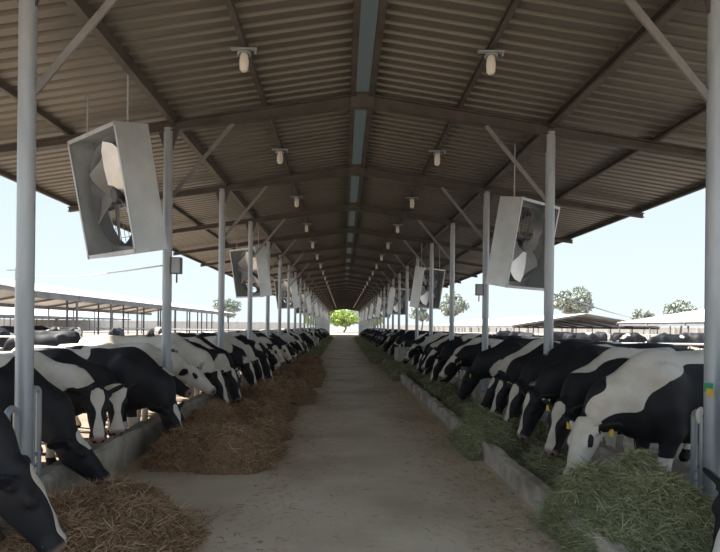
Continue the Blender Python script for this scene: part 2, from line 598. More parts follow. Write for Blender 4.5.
for i in range(0, 9):
    y = Y0 + BAY * i
    if i < 4:
        hairpin(XL, y - .17, 0.62, 0.13, 'bent grey pipe hoop in front of the %s post of the left row' % ORD[i], 'pipe hoops', z0=.355)
        hairpin(XL, y + .17, 0.74, 0.10, 'bent grey pipe hoop just behind the %s post of the left row' % ORD[i], 'pipe hoops', z0=.355)
    if i < 4:
        hairpin(XR, y + .19, 0.66, 0.11, 'bent grey pipe hoop with white disc behind the %s post of the right row' % ORD[i], 'pipe hoops', True, z0=.295)
        hairpin(XR, y - .21, 0.70, 0.13, 'bent grey pipe hoop in front of the %s post of the right row' % ORD[i], 'pipe hoops', z0=.295)

# tag clipped to the first right post
tg = tag(empty('post_tag', (XR - 0.072, Y0 - 0.03, 1.17)), 'green and yellow plastic tag on the nearest right post', 'tag')
MB().box((0, -.02, .015), (.012, .09, .07)).build('green_plate', M['plastic_green'], tg)
MB().box((-.008, -.05, -.02), (.012, .07, .06)).build('yellow_plate', M['plastic_yellow'], tg)

# ------------------------------------------------------------------ fans
FW, FD = 1.45, 0.45
def fan_meshes():
    P = []
    h, d, t = FW / 2, FD / 2, 0.006
    for nm, c, s in (('side_panel', (-h, 0, 0), (t, FD, FW)), ('side_panel', (h, 0, 0), (t, FD, FW)),
                     ('top_panel', (0, 0, h), (FW, FD, t)), ('bottom_panel', (0, 0, -h), (FW, FD, t))):
        P.append((nm, MB().box(c, s).mesh(nm, M['fan_sheet'])))
    # front lip frame
    lip = MB()
    for sx in (-1, 1):
        lip.box((sx * (h - .018), -d, 0), (.045, .012, FW + .012))
        lip.box((0, -d, sx * (h - .018)), (FW, .012, .045))
    P.append(('front_frame', lip.mesh('front_frame', M['galv'])))
    # orifice plate with a round throat
    n, r = 40, 0.64
    vs, fs = [], []
    for k in range(n):
        a = 2 * math.pi * k / n
        c, s = math.cos(a), math.sin(a)
        q = h / max(abs(c), abs(s)) * 0.995
        vs += [(q * c, .13, q * s), (r * c, .13, r * s), (r * .965 * c, -.07, r * .965 * s)]
    for k in range(n):
        o, p = 3 * k, 3 * ((k + 1) % n)
        fs += [(o, p, p + 1, o + 1), (o + 1, p + 1, p + 2, o + 2)]
    me = MB().add(vs, fs).mesh('throat_ring', M['throat'], True)
    P.append(('throat_ring', me))
    # blades
    for k in range(6):
        a = 2 * math.pi * k / 6 + 0.3
        R = Matrix.Rotation(a, 3, 'Y')
        vs = []
        for rr, w, tw in ((.10, .11, .75), (.30, .17, .6), (.48, .21, .48), (.60, .20, .40)):
            for e in (-1, 0, 1):
                p = Vector((e * w * math.cos(tw), .0 + e * w * math.sin(tw) + (0.02 if e == 0 else 0), rr))
                for th in (0, .006):
                    vs.append(R @ (p + Vector((0, th, 0))))
        fs = []
        for i in range(3):
            for e in range(2):
                q = [(i * 3 + e) * 2, (i * 3 + e + 1) * 2, ((i + 1) * 3 + e + 1) * 2, ((i + 1) * 3 + e) * 2]
                fs.append(tuple(q))
                fs.append(tuple(x + 1 for x in reversed(q)))
        P.append(('blade', MB().add(vs, fs).mesh('blade', M['blade'], True)))
    hub = MB().lathe([(0, -.05), (.09, -.045), (.11, -.02), (.11, .05), (0, .05)], 18)
    hub.v = [(x, z, y) for x, y, z in hub.v]
    P.append(('hub', hub.mesh('hub', M['dark_metal'], True)))
    mot = MB().lathe([(0, 0), (.085, 0), (.085, .17), (0, .18)], 16)
    mot.v = [(x, .06 + z, y) for x, y, z in mot.v]
    P.append(('motor', mot.mesh('motor', M['dark_metal'], True)))
    P.append(('motor_beam', MB().box((0, .2, -.11), (FW - .02, .05, .05)).box((0, .2, .11), (FW - .02, .05, .05)).mesh('motor_beam', M['galv'])))
    gd = MB()
    for k in range(11):
        q = -h + .1 + k * (FW - .2) / 10
        gd.box((q, d - .02, 0), (.006, .006, FW - .02))
        gd.box((0, d - .02, q), (FW - .02, .006, .006))
    P.append(('rear_guard', gd.mesh('rear_guard', M['galv'])))
    return P
FANP = fan_meshes()
def fan(s, k, y, label, group):
    x = -2.86 if s < 0 else 3.14
    z = CAM_H + (1.62 if s < 0 else 1.45)
    t = empty('box_fan', (x, y, z))
    a = math.radians(40) * s
    t.rotation_euler = (math.radians(11), 0, a)
    t.scale = (.82, .95, 1.03)
    tag(t, label, 'fan', group)
    hub_o = None
    for nm, me_ in sorted(FANP, key=lambda q: q[0] != 'hub'):
        o = put(nm, me_, hub_o if nm == 'blade' else t)
        if nm == 'hub':
            hub_o = o
    # hanger rods up to the roof beam (in fan-local space)
    Rm = t.rotation_euler.to_matrix() @ Matrix.Diagonal(t.scale)
    inv = Rm.inverted()
    for sx in (-1, 1):
        base = Vector((sx * FW * .42, 0, FW / 2))
        wpt = Rm @ base + Vector((x, y, z))
        topz = roof_z(abs(wpt.x - RX)) + 0.066
        top = inv @ (Vector((wpt.x, wpt.y, topz)) - Vector((x, y, z)))
        MB().tube([base, top], 0.012, 6).build('hanger_rod', M['galv'], t)
    return t
FY = {-1: [7.1, 17.4, 28.6, 39.7, 50.8, 61.9, 73.0, 84.1], 1: [9.9, 21.1, 32.2, 43.3, 54.4, 65.5, 76.6, 87.7]}
for s in (-1, 1):
    sd = 'left' if s < 0 else 'right'
    for k, y in enumerate(FY[s]):
        if k < 4:
            lab = 'large square galvanised box fan tilted down, %s from the camera on the %s' % (ORD[k], sd)
            gr = 'box fans'
        else:
            lab, gr = 'small distant box fan hanging deep in the %s row' % sd, 'distant fans on the %s' % sd
        fan(s, k, y, lab, gr)

# switch boxes on posts
def switch_box(x, y, z, label):
    t = tag(empty('switch_box', (x, y, z)), label, 'switch box', 'fan switch boxes')
    MB().box((0, 0, 0), (.14, .10, .24)).build('housing', M['shed_under'], t)
    MB().box((0, -.055, 0), (.12, .012, .21)).build('cover', M['galv'], t)
    MB().tube([(0, 0, -.12), (0, 0, -.25)], .012, 6).build('conduit', M['dark_metal'], t)
    return t
switch_box(XL + .14, Y0 + BAY, CAM_H + .86, 'small grey switch box on the second left post, below the nearest fan')
switch_box(XR - .14, Y0 + 2 * BAY, CAM_H + .80, 'small dark switch box on the third right post')

# ------------------------------------------------------------------ lamps under the inner purlins
lamp_m = [
    ('bracket', MB().box((0, 0, -.01), (.30, .05, .02)).box((.13, 0, -.035), (.02, .045, .05)).mesh('bracket', M['galv'])),
    ('shade', MB().lathe([(.02, -.03), (.075, -.05), (.08, -.07), (.07, -.075)], 14).mesh('shade', M['galv'], True)),
    ('bulb', MB().lathe([(.0, -.27), (.03, -.265), (.05, -.24), (.055, -.15), (.045, -.09), (.035, -.06), (0, -.06)], 14).mesh('bulb', M['porcelain'], True)),
]
for s in (-1, 1):
    sd = 'left' if s < 0 else 'right'
    for i in range(0, 24):
        y = 6.5 + BAY * i
        d = 1.42
        t = empty('bulb_lamp', (RX + s * d, y, roof_z(d) - 0.028))
        if i < 9:
            tag(t, 'white bulb lamp under the roof, %s from the camera on the %s side' % (ORD[i], sd), 'lamp', 'bulb lamps')
        else:
            tag(t, 'tiny distant bulb lamp far down the %s side of the roof' % sd, 'lamp', 'distant lamps on the %s' % sd)
        for nm, me_ in lamp_m:
            if i < 12 or nm == 'bulb':
                put(nm, me_, t)

# ------------------------------------------------------------------ cows
def smin(a, b_, k):
    h = np.maximum(k - np.abs(a - b_), 0) / k
    return np.minimum(a, b_) - h * h * k * 0.25

class Field:
    def __init__(self, xs, ys, zs):
        self.xs, self.ys, self.zs = xs, ys, zs
        self.f = np.full((len(xs), len(ys), len(zs)), 1.0, np.float32)
    def sl(self, lo, hi, m):
        r = []
        for ax, l, h in zip((self.xs, self.ys, self.zs), lo, hi):
            a = max(0, np.searchsorted(ax, l - m) - 1)
            b_ = min(len(ax), np.searchsorted(ax, h + m) + 1)
            r.append(slice(a, b_))
        return tuple(r)
    def pts(self, s):
        return (self.xs[s[0]][:, None, None], self.ys[s[1]][None, :, None], self.zs[s[2]][None, None, :])
    def cone(self, a, b_, ra, rb, k=0.06, ysc=1.0):
        a, b_ = np.array(a, float), np.array(b_, float)
        lo, hi = np.minimum(a - ra, b_ - rb), np.maximum(a + ra, b_ + rb)
        s = self.sl(lo, hi, k + .05)
        X, Y, Z = self.pts(s)
        d = b_ - a
        sc = np.array([1, 1 / ysc, 1])
        ds = d * sc
        L2 = (ds ** 2).sum()
        px, py, pz = X - a[0], (Y - a[1]) / ysc, Z - a[2]
        t = np.clip((px * ds[0] + py * ds[1] + pz * ds[2]) / L2, 0, 1)
        q = np.sqrt((px - t * ds[0]) ** 2 + (py - t * ds[1]) ** 2 + (pz - t * ds[2]) ** 2) - (ra + t * (rb - ra))
        self.f[s] = smin(self.f[s], q * min(1, ysc ** .5), k)
    def ell(self, c, r, k=0.08, R=None, sub=False):
        c, r = np.array(c, float), np.array(r, float)
        ext = r if R is None else np.full(3, r.max())
        s = self.sl(c - ext, c + ext, k + .05)
        X, Y, Z = self.pts(s)
        px, py, pz = X - c[0], Y - c[1], Z - c[2]
        if R is not None:       # R columns are the local axes
            px, py, pz = (px * R[0][0] + py * R[1][0] + pz * R[2][0],
                          px * R[0][1] + py * R[1][1] + pz * R[2][1],
                          px * R[0][2] + py * R[1][2] + pz * R[2][2])
        k0 = np.sqrt((px / r[0]) ** 2 + (py / r[1]) ** 2 + (pz / r[2]) ** 2)
        k1 = np.sqrt((px / r[0] ** 2) ** 2 + (py / r[1] ** 2) ** 2 + (pz / r[2] ** 2) ** 2) + 1e-6
        q = k0 * (k0 - 1) / k1
        if sub:
            self.f[s] = -smin(-self.f[s], q, k)
        else:
            self.f[s] = smin(self.f[s], q, k)

def surface_nets(F):
    f = F.f
    nx, ny, nz = f.shape
    ins = f < 0
    cnt = np.zeros((nx - 1, ny - 1, nz - 1), np.int8)
    for a in (0, 1):
        for b_ in (0, 1):
            for c in (0, 1):
                cnt += ins[a:nx - 1 + a, b_:ny - 1 + b_, c:nz - 1 + c]
    act = (cnt > 0) & (cnt < 8)
    ci, cj, ck = np.nonzero(act)
    vid = np.full(act.shape, -1, np.int32)
    vid[ci, cj, ck] = np.arange(len(ci))
    acc = np.zeros((len(ci), 3))
    n = np.zeros(len(ci))
    corners = [(a, b_, c) for a in (0, 1) for b_ in (0, 1) for c in (0, 1)]
    P = {}
    for a, b_, c in corners:
        P[a, b_, c] = (np.stack([F.xs[ci + a], F.ys[cj + b_], F.zs[ck + c]], -1), f[ci + a, cj + b_, ck + c])
    for c0 in corners:
        for ax in range(3):
            if c0[ax] == 0:
                c1 = list(c0)
                c1[ax] = 1
                p0, f0 = P[c0]
                p1, f1 = P[tuple(c1)]
                cr = (f0 < 0) != (f1 < 0)
                t = np.where(cr, f0 / np.where(cr, f0 - f1, 1), 0)
                acc += np.where(cr[:, None], p0 + (p1 - p0) * t[:, None], 0)
                n += cr
    V = acc / n[:, None]
    quads = []
    for ax in range(3):
        s0 = [slice(None)] * 3
        s1 = [slice(None)] * 3
        s0[ax], s1[ax] = slice(0, -1), slice(1, None)
        a, b_ = ins[tuple(s0)], ins[tuple(s1)]
        cross = a != b_
        idx = np.argwhere(cross)
        o1, o2 = [(1, 2), (2, 0), (0, 1)][ax]
        ok = (idx[:, o1] > 0) & (idx[:, o2] > 0) & (idx[:, o1] < f.shape[o1] - 1) & (idx[:, o2] < f.shape[o2] - 1)
        idx = idx[ok]
        def cell(d1, d2):
            q = idx.copy()
            q[:, o1] -= d1
            q[:, o2] -= d2
            return vid[q[:, 0], q[:, 1], q[:, 2]]
        Q = np.stack([cell(1, 1), cell(0, 1), cell(0, 0), cell(1, 0)], -1)
        flip = ~a[idx[:, 0], idx[:, 1], idx[:, 2]]
        Q[flip] = Q[flip][:, ::-1]
        quads.append(Q)
    return V, np.concatenate(quads)

def rotm(yaw, pitch):
    """columns: nose direction, left, up"""
    cy, sy, cp, sp_ = math.cos(yaw), math.sin(yaw), math.cos(pitch), math.sin(pitch)
    u = np.array([cp * cy, cp * sy, sp_])
    v = np.array([-sy, cy, 0.0])
    w = np.cross(u, v)
    return np.stack([u, v, w], 1)

def sstep(a, b_, x):
    t = np.clip((x - a) / (b_ - a), 0, 1)
    return t * t * (3 - 2 * t)

def cow_mesh(name, neck=(-35, 0), head=(-66, 0), face='blaze', patches=None, base=-0.04, res=1.0, nlen=0.74, step=0.0):
    """standing cow, x forward; neck / head = (pitch, yaw) in degrees.
    patches: list of (center, radii, +1 white / -1 black) painted in order; returns mesh and ear-tag place"""
    d2r = math.radians
    ny, hy = d2r(neck[1]), d2r(head[1])
    B = np.array([0.60, 0, 1.13])
    nd = rotm(ny, d2r(neck[0]))[:, 0]
    nd0 = rotm(ny * .5, d2r(neck[0]) * .75)[:, 0]
    mid = B + nd0 * nlen * .5
    poll = mid + nd * nlen * .5
    H = rotm(hy, d2r(head[0]))
    def hp(u, v, w):
        return poll + H @ np.array([u, v, w])
    hc = hp(.25, 0, -.05)
    fb, fh = 0.026 * res, 0.0135 * res
    def axis(lo, hi, flo, fhi):
        out, p = [lo], lo
        while p < hi:
            p += fh if flo - .02 <= p < fhi else fb
            out.append(p)
        return np.array(out)
    lo, hi = hc - .42, hc + .42
    F = Field(axis(-1.18, max(0.95, hi[0]), lo[0], hi[0]), axis(min(-.46, lo[1]), max(.46, hi[1]), lo[1], hi[1]),
              axis(-0.03, max(1.55, hi[2]), lo[2], hi[2]))
    # trunk
    F.ell((0.40, 0, 0.98), (0.48, 0.27, 0.40), .1)
    F.ell((-0.08, 0, 0.93), (0.62, 0.365, 0.40), .12)
    F.ell((-0.58, 0, 1.05), (0.42, 0.27, 0.33), .12)
    F.cone((0.50, 0, 1.34), (0.05, 0, 1.31), .085, .08, .12)
    F.cone((0.05, 0, 1.31), (-0.86, 0, 1.33), .08, .075, .12)
    F.cone((0.66, 0, 0.78), (0.45, 0, 0.72), .15, .13, .12)          # brisket
    for s in (-1, 1):
        F.ell((-0.50, s * .235, 1.25), (.10, .06, .07), .08)            # hook bones
        F.ell((-0.90, s * .11, 1.20), (.07, .05, .08), .06)             # pin bones
        F.ell((0.47, s * .20, 1.05), (.17, .10, .28), .1)               # shoulder
        st = step * s
        F.cone((0.46, s * .19, .90), (0.40 + st * .3, s * .2, .70), .14, .105, .08)
        F.cone((0.40 + st * .3, s * .2, .70), (0.46 + st, s * .18, .40), .10, .058, .05)
        F.cone((0.46 + st, s * .18, .40), (0.45 + st, s * .18, .13), .056, .043, .03)
        F.cone((0.45 + st, s * .18, .13), (0.48 + st, s * .18, .05), .05, .062, .03)
        F.ell((-0.62, s * .18, .96), (.24, .13, .30), .1)               # thigh
        F.cone((-.56, s * .2, .82), (-.76 - st * .5, s * .17, .50), .13, .068, .07)
        F.cone((-.76 - st * .5, s * .17, .50), (-.70 - st, s * .17, .13), .062, .045, .03)
        F.cone((-.70 - st, s * .17, .13), (-.665 - st, s * .17, .05), .05, .064, .03)
    F.ell((-.46, 0, .63), (.21, .17, .15), .06)                         # udder
    F.cone((-.93, 0, 1.30), (-1.02, 0, 1.10), .05, .03, .04)            # tail
    F.cone((-1.02, 0, 1.10), (-1.03, 0, .70), .028, .022, .03)
    F.cone((-1.03, 0, .70), (-1.02, 0, .45), .045, .025, .03)
    # neck
    F.cone(B + np.array([-.06, 0, -.02]), mid, .27, .19, .12, .62)
    F.cone(mid, hp(.04, 0, -.06), .19, .118, .14, .74)
    F.cone((.66, 0, .86), mid + np.array([0, 0, -.10]), .15, .09, .12, .6)   # dewlap
    # head
    F.ell(hp(.06, 0, -.04), (.16, .115, .125), .05, H)
    F.ell(hp(.20, 0, -.05), (.20, .088, .10), .05, H)
    F.cone(hp(.12, 0, -.02), hp(.43, 0, -.04), .085, .062, .05)
    F.cone(hp(.10, 0, -.12), hp(.40, 0, -.095), .075, .045, .05)
    F.ell(hp(.455, 0, -.055), (.075, .088, .075), .04, H)
    F.ell(hp(-.045, 0, .045), (.06, .07, .05), .05, H)
    earp = {}
    for s in (-1, 1):
        F.ell(hp(.13, s * .092, .015), (.06, .035, .035), .03, H)
        F.ell(hp(.15, s * .112, .005), (.026, .022, .024), .008, H)
        a = d2r(-14) * s
        e2 = d2r(28) * s
        Re = H @ np.array([[math.cos(e2), -math.sin(e2), 0], [math.sin(e2), math.cos(e2), 0], [0, 0, 1]]) @ np.array([[1, 0, 0], [0, math.cos(a), -math.sin(a)], [0, math.sin(a), math.cos(a)]])
        ec = np.array([.0, s * .10, -.005]) + np.array([-math.sin(28 * math.pi / 180), s * math.cos(28 * math.pi / 180), -.2]) * .115
        F.cone(hp(.01, s * .09, .0), hp(.0, s * .14, -.01), .04, .03, .04)
        F.ell(hp(*ec), (.027, .125, .07), .02, Re)
        F.ell(hp(*(ec + np.array([.026, s * .012, 0]))), (.014, .085, .042), .012, Re, sub=True)
        F.ell(hp(.515, s * .042, -.03), (.018, .016, .014), .01, H, sub=True)
        earp[s] = hp(*(ec + np.array([.034, s * .02, -.035])))
    V, Q = surface_nets(F)
    me = np_mesh(name, V, Q, M['cow'])
    me.polygons.foreach_set('use_smooth', np.ones(len(Q), bool))
    # ---- colour fields
    x, y, z = V.T
    loc = (V - poll) @ H
    u, v, w = loc.T
    ishead = sstep(-.10, -.02, u) * (np.linalg.norm(V - hc, axis=1) < .48)
    ax_ = np.linalg.norm(loc - np.array([.22, 0, -.05]), axis=1)
    ishead = ishead * (ax_ < .46)
    if patches is None:
        c = np.full(len(V), base)
        c += 0.55 * sstep(.62, .40, z)
        c += 0.30 * sstep(.72, .58, z) * (np.abs(y) < .3)
        c += 0.5 * sstep(.75, .6, z) * (x < -.97)
    else:
        c = np.full(len(V), float(base))
        for (pc, pr, sg) in patches:
            q = np.sqrt((((V - np.array(pc)) / np.array(pr)) ** 2).sum(1))
            wgt = sstep(1.35, .75, q)
            c = c * (1 - wgt) + sg * .3 * wgt
    hb = np.full(len(V), -.5)
    if face in ('blaze', 'wide', 'star'):
        wd = {'blaze': .020, 'wide': .036, 'star': .034}[face]
        wd_u = wd * (1 + 0.8 * sstep(.22, .02, u) * (u > -.03) + .5 * sstep(.34, .46, u))
        bl = (wd_u + .012 * np.sin(u * 21) - np.abs(v)) / .04
        bl = np.minimum(bl, (w + .04) / .04)
        if face == 'star':
            bl = np.minimum(bl, (.17 - u) / .05)
        bl = np.minimum(bl, (u + .05) / .04)
        hb = np.maximum(hb, np.clip(bl, -1, 1) * .5)
    if face == 'white':
        hb = np.full(len(V), .5)
        e = np.minimum(np.linalg.norm(loc - [.15, .11, 0], axis=1), np.linalg.norm(loc - [.15, -.11, 0], axis=1))
        hb = np.where(e < .055 + .03 * np.sin(u * 22 + 1) + .02 * np.sin(w * 40), -.5, hb)
        hb = np.where(np.abs(v) > .15, -.5, hb)
    if face == 'crown':                     # white forehead and muzzle, black cheeks
        q = np.interp(u, [-.06, .07, .17, .27, .36, .46], [.135, .11, .05, .034, .055, .095])
        hb = np.clip((q - np.abs(v)) / .05, -1, 1) * .5
        hb = np.where((w < -.10) & (u < .36), -.5, hb)
        hb = np.where(np.abs(v) > .14, -.5, hb)
    c = c * (1 - ishead) + hb * ishead * 1.5
    me.attributes.new('coat', 'FLOAT', 'POINT').data.foreach_set('value', c.astype(np.float32))
    mk = np.zeros((len(V), 4), np.float32)
    mk[:, 3] = 1
    mk[:, 0] = sstep(.45, .50, u) * ishead * (np.abs(v) < .12)
    eye = np.minimum(np.linalg.norm(loc - [.15, .118, .004], axis=1), np.linalg.norm(loc - [.15, -.118, .004], axis=1))
    nos = np.minimum(np.linalg.norm(loc - [.515, .042, -.03], axis=1), np.linalg.norm(loc - [.515, -.042, -.03], axis=1))
    mk[:, 1] = np.maximum(np.maximum(eye < .026, nos < .022), z < .055)
    mk[:, 0] = np.maximum(mk[:, 0], .75 * sstep(.08, .04, np.abs(x + .46)) * 0)
    udd = (np.linalg.norm((V - np.array([-.46, 0, .58])) / np.array([.22, .18, .14]), axis=1) < 1.05) & (z < .62)
    mk[:, 0] = np.maximum(mk[:, 0], udd * .6)
    me.attributes.new('mask', 'FLOAT_COLOR', 'POINT').data.foreach_set('color', mk.ravel())
    return me, earp

tag_me = MB().box((0, 0, 0), (.012, .055, .065)).mesh('ear_tag', M['plastic_yellow'])
EAR = {}
def cow(me, loc, heading, label, group, seed, amp=2.0, white=0.0, tags=False, scale=1.0):
    o = put('dairy_cow', me, None, (loc[0], loc[1], 0.0), (0, 0, math.radians(heading)))
    o.scale = scale if isinstance(scale, tuple) else (scale, scale * .95, scale)
    o['coat_seed'] = float(seed)
    o['coat_amp'] = float(amp)
    o['coat_white'] = float(white)
    tag(o, label, 'cow', group)
    if tags and me.name in EAR:
        for s in (-1, 1):
            p = EAR[me.name][s]
            tag(put('ear_tag', tag_me, o, tuple(p)), 'yellow plastic ear tag')
    return o
def make(name, **kw):
    me, e = cow_mesh(name, **kw)
    EAR[me.name] = e
    return me

SL = (.95, .91, .94)      # cows squeezed side by side
GL, GR = 'cows feeding along the left wall', 'cows feeding along the right wall'

# --- nearest cows, one by one -------------------------------------------------
# right row (heading about 180: facing the alley; +yaw turns the head to the camera)
me = make('cow_body', neck=(-50, 14), head=(-62, 24), face='blaze', base=-.3, patches=[((-.2, 0, .5), (.9, .5, .12), 1)])
cow(me, (3.66, 3.68), 180, 'black cow with a white blaze, only its head showing at the lower right edge', GR, 1, .1)
# white neck and back, black flank, white face
me = make('cow_body', neck=(-38, 12), head=(-60, 26), face='white', base=-.3, res=.85,
          patches=[((.05, 0, 1.42), (.75, .20, .12), 1), ((.55, .05, 1.28), (.30, .26, .25), 1), ((.75, .12, 1.06), (.26, .30, .22), 1),
                   ((.98, .14, .86), (.22, .2, .2), 1), ((.55, .34, .86), (.30, .14, .26), -1), ((.85, .30, .70), (.34, .22, .20), -1), ((0, 0, .3), (2, 1, .16), 1)])
cow(me, (3.44, 5.50), 188, 'cow with white back and neck, black flank and white face in green feed', GR, 2, .12, 0, True)
# black head with white forehead, pale back
me = make('cow_body', neck=(-33, 18), head=(-58, 30), face='wide', base=.25, res=.9,
          patches=[((.55, .2, .95), (.36, .3, .36), -1), ((.98, .1, .85), (.34, .3, .3), -1), ((.25, .3, 1.15), (.22, .2, .22), -1)])
cow(me, (3.58, 6.42), 188, 'black-headed cow with white nose blaze and a cream back, second beyond the right kerb pile', GR, 3, .12, 0, True)
me = make('cow_body', neck=(-34, 6), head=(-66, 14), face='blaze', base=-.28, patches=[((0, 0, .35), (2, 1, .2), 1), ((-.3, 0, 1.3), (.3, .4, .2), 1)])
cow(me, (3.62, 7.20), 184, 'black cow with narrow white blaze beside the second right post', GR, 4, .15, 0, True)

# left row (heading about 0; -yaw turns the head to the camera)
me = make('cow_body', neck=(-40, -4), head=(-58, 8), face='blaze', base=-.3, patches=[((-.2, 0, .5), (.9, .5, .12), 1)])
cow(me, (-3.15, 3.36), 4, 'black cow cut off by the lower left corner, head down in dry hay', GL, 5, .1)
me = make('cow_body', neck=(-50, -6), head=(-46, 6), face='star', base=-.3,
          patches=[((.35, 0, 1.38), (.22, .3, .16), 1), ((-.4, 0, 1.35), (.25, .3, .2), 1), ((0, 0, .3), (2, 1, .16), 1)])
cow(me, (-3.50, 5.08), 2, 'black cow with lowered black head beside the nearest left post', GL, 6, .12, scale=SL)
me = make('cow_body', neck=(-14, -20), head=(-68, -62), face='wide', base=-.25, nlen=.70, res=.9,
          patches=[((.35, 0, 1.32), (.62, .34, .15), 1), ((.9, -.12, 1.14), (.3, .25, .13), 1), ((0, 0, .3), (2, 1, .16), 1)])
cow(me, (-3.72, 5.86), 4, 'cow facing the camera, white stripe along its back into a white forehead', GL, 7, .12, scale=SL)
me = make('cow_body', neck=(-20, -20), head=(-70, -60), face='crown', base=-.25, nlen=.66, res=.9,
          patches=[((-.55, 0, 1.25), (.5, .5, .35), 1), ((0, 0, .3), (2, 1, .16), 1)])
cow(me, (-3.74, 6.56), 2, 'black cow facing the camera with white crown and white muzzle', GL, 8, .12, scale=SL)
me = make('cow_body', neck=(-52, -24), head=(-58, -30), face='blaze', base=-.3, patches=[((-.3, 0, 1.3), (.3, .4, .2), 1), ((0, 0, .3), (2, 1, .16), 1)])
cow(me, (-3.18, 7.24), 0, 'black cow with white blaze, head down in the hay before the second left post', GL, 10, .12, scale=SL)
me = make('cow_body', neck=(-12, -4), head=(-28, -8), face='star', base=-.25, nlen=.7,
          patches=[((.45, 0, 1.36), (.34, .26, .14), 1), ((-.6, 0, 1.3), (.45, .5, .25), 1), ((1.0, 0, .70), (.5, .3, .14), 1), ((0, 0, .3), (2, 1, .16), 1)])
cow(me, (-3.75, 7.97), 0, 'black cow with white withers holding its head level near the second left post', GL, 9, .12, scale=SL)
me = make('cow_body', neck=(-14, -6), head=(-34, -18), face='white', base=.25, nlen=.72,
          patches=[((-.1, .3, 1.0), (.3, .3, .3), -1), ((-.1, -.3, 1.0), (.34, .3, .3), -1), ((.7, -.2, .9), (.2, .2, .2), -1)])
cow(me, (-3.55, 8.78), 0, 'white-faced cow with black eye patches raising its head above the left wall', GL, 11, .9, scale=SL)

# --- the rest of both rows from a set of poses -------------------------------
POSES = []
for k, (nk, hd, fc, stp) in enumerate([
        ((-36, 0), (-66, 0), 'blaze', .0), ((-34, 16), (-62, 26), 'wide', .05), ((-34, -16), (-62, -26), 'blaze', -.04),
        ((-38, 6), (-56, 10), 'star', .06), ((-16, 8), (-45, 20), 'crown', .0), ((-18, -10), (-48, -24), 'white', .04)]):
    POSES.append((make('cow_body', neck=nk, head=hd, face=fc, step=stp, res=1.15), nk[1]))
FAR = [(make('cow_body', neck=nk, head=hd, face=fc, res=2.1), 0) for nk, hd, fc in
       [((-36, 0), (-64, 6), 'blaze'), ((-34, -10), (-60, -10), 'wide'), ((-18, 6), (-45, 10), 'star')]]

rr = random.Random(21)
def fill_row(s, y, y_end, first_k):
    k = first_k
    sd = 'left' if s < 0 else 'right'
    while y < y_end:
        # every so often a gap (a drinking trough stands there)
        for ty in TROUGHS[s]:
            if ty - 1.5 < y < ty + 1.5:
                y = ty + 1.51
        ph = (y - Y0 + BAY / 2) % BAY - BAY / 2          # keep necks clear of the posts
        if abs(ph) < .37:
            y += .37 - ph
        if y < 26:
            # heads turned a little to the camera are commoner
            if s > 0:
                me_, ny_ = POSES[rr.choice([0, 1, 1, 3, 3, 1, 4, 2])]
            else:
                me_, ny_ = POSES[rr.choice([0, 2, 2, 3, 5, 0, 2, 4])]
        else:
            me_, ny_ = rr.choice(FAR)
        x = (XR + .68 if s > 0 else XL - .68) + rr.uniform(-.08, .12) * s
        hd = (180 if s > 0 else 0) + rr.uniform(-6, 6)
        if k < 24:
            lab, gr = 'black and white cow feeding, %s from the camera in the %s row' % (ORD[k], sd), (GL if s < 0 else GR)
        else:
            lab, gr = 'small distant black and white cow deep in the %s feeding row' % sd, 'distant cows of the %s row' % sd
        cow(me_, (x, y), hd, lab, gr, rr.uniform(0, 80), 2.0, rr.uniform(-.22, .10) - (0.06 if s > 0 else -.06), y < 13, rr.uniform(.96, 1.03))
        k += 1
        y += rr.uniform(.76, .9) if y < 40 else rr.uniform(.95, 1.4)
TROUGHS = {1: [22.6], -1: [40.0]}
fill_row(1, 7.92, 74, 4)
fill_row(-1, 9.5, 74, 7)

# drinking troughs between the cows
def trough(x, y, s, label):
    t = tag(empty('water_trough', (x, y, 0)), label, 'trough', 'water troughs')
    w, d, h = .74, 1.7, .80
    b_ = MB()
    b_.box((0, -d / 2 + .05, h / 2), (w, .1, h)).box((0, d / 2 - .05, h / 2), (w, .1, h))
    b_.box((-w / 2 + .05, 0, h / 2), (.1, d - .2, h)).box((w / 2 - .05, 0, h / 2), (.1, d - .2, h)).box((0, 0, .3), (w - .2, d - .2, .6))
    b_.build('basin', M['concrete'], t)
    MB().box((0, 0, .70), (w - .2, d - .2, .02)).build('water', M['galv'], t)
    MB().tube([(0, d / 2 - .05, h - .02), (0, d / 2 - .05, h + .2), (0, d / 2 - .3, h + .2)], .02, 8).build('pipe', M['galv'], t)
trough(XR - .50, 22.6, 1, 'pale concrete water trough in the feed lane between the cows of the right row')
trough(XL + .50, 40.0, -1, 'pale concrete water trough far along the left row')

# cows out in the pens
pen = [(-13.5, 21.5, 60), (-16.8, 34, 200), (-22, 38, 20), (-12, 30, 100), (-9.2, 17.5, -170), (-24.0, 44, 10), (-15, 46, 150), (-19.5, 29, 330)]
for i, (x, y, h_) in enumerate(pen):
    cow(FAR[i % 3][0], (x, y), h_, 'loose cow standing in the sunny pen left of the barn, %s nearest' % ORD[i], 'cows in the left pen', i * 3.7 + 2, 2.0, -.2)
for i in range(16):
    x, y = 9.5 + i * 1.45 + rr.uniform(-.2, .2), 29 + (i * 7 % 5) * 3.6
    cow(FAR[i % 3][0], (x, y), rr.uniform(0, 360), 'loose cow standing in the pen right of the barn, %s from the barn' % ORD[i], 'cows in the right pen', i * 2.9 + 1, 1.6, -.24)

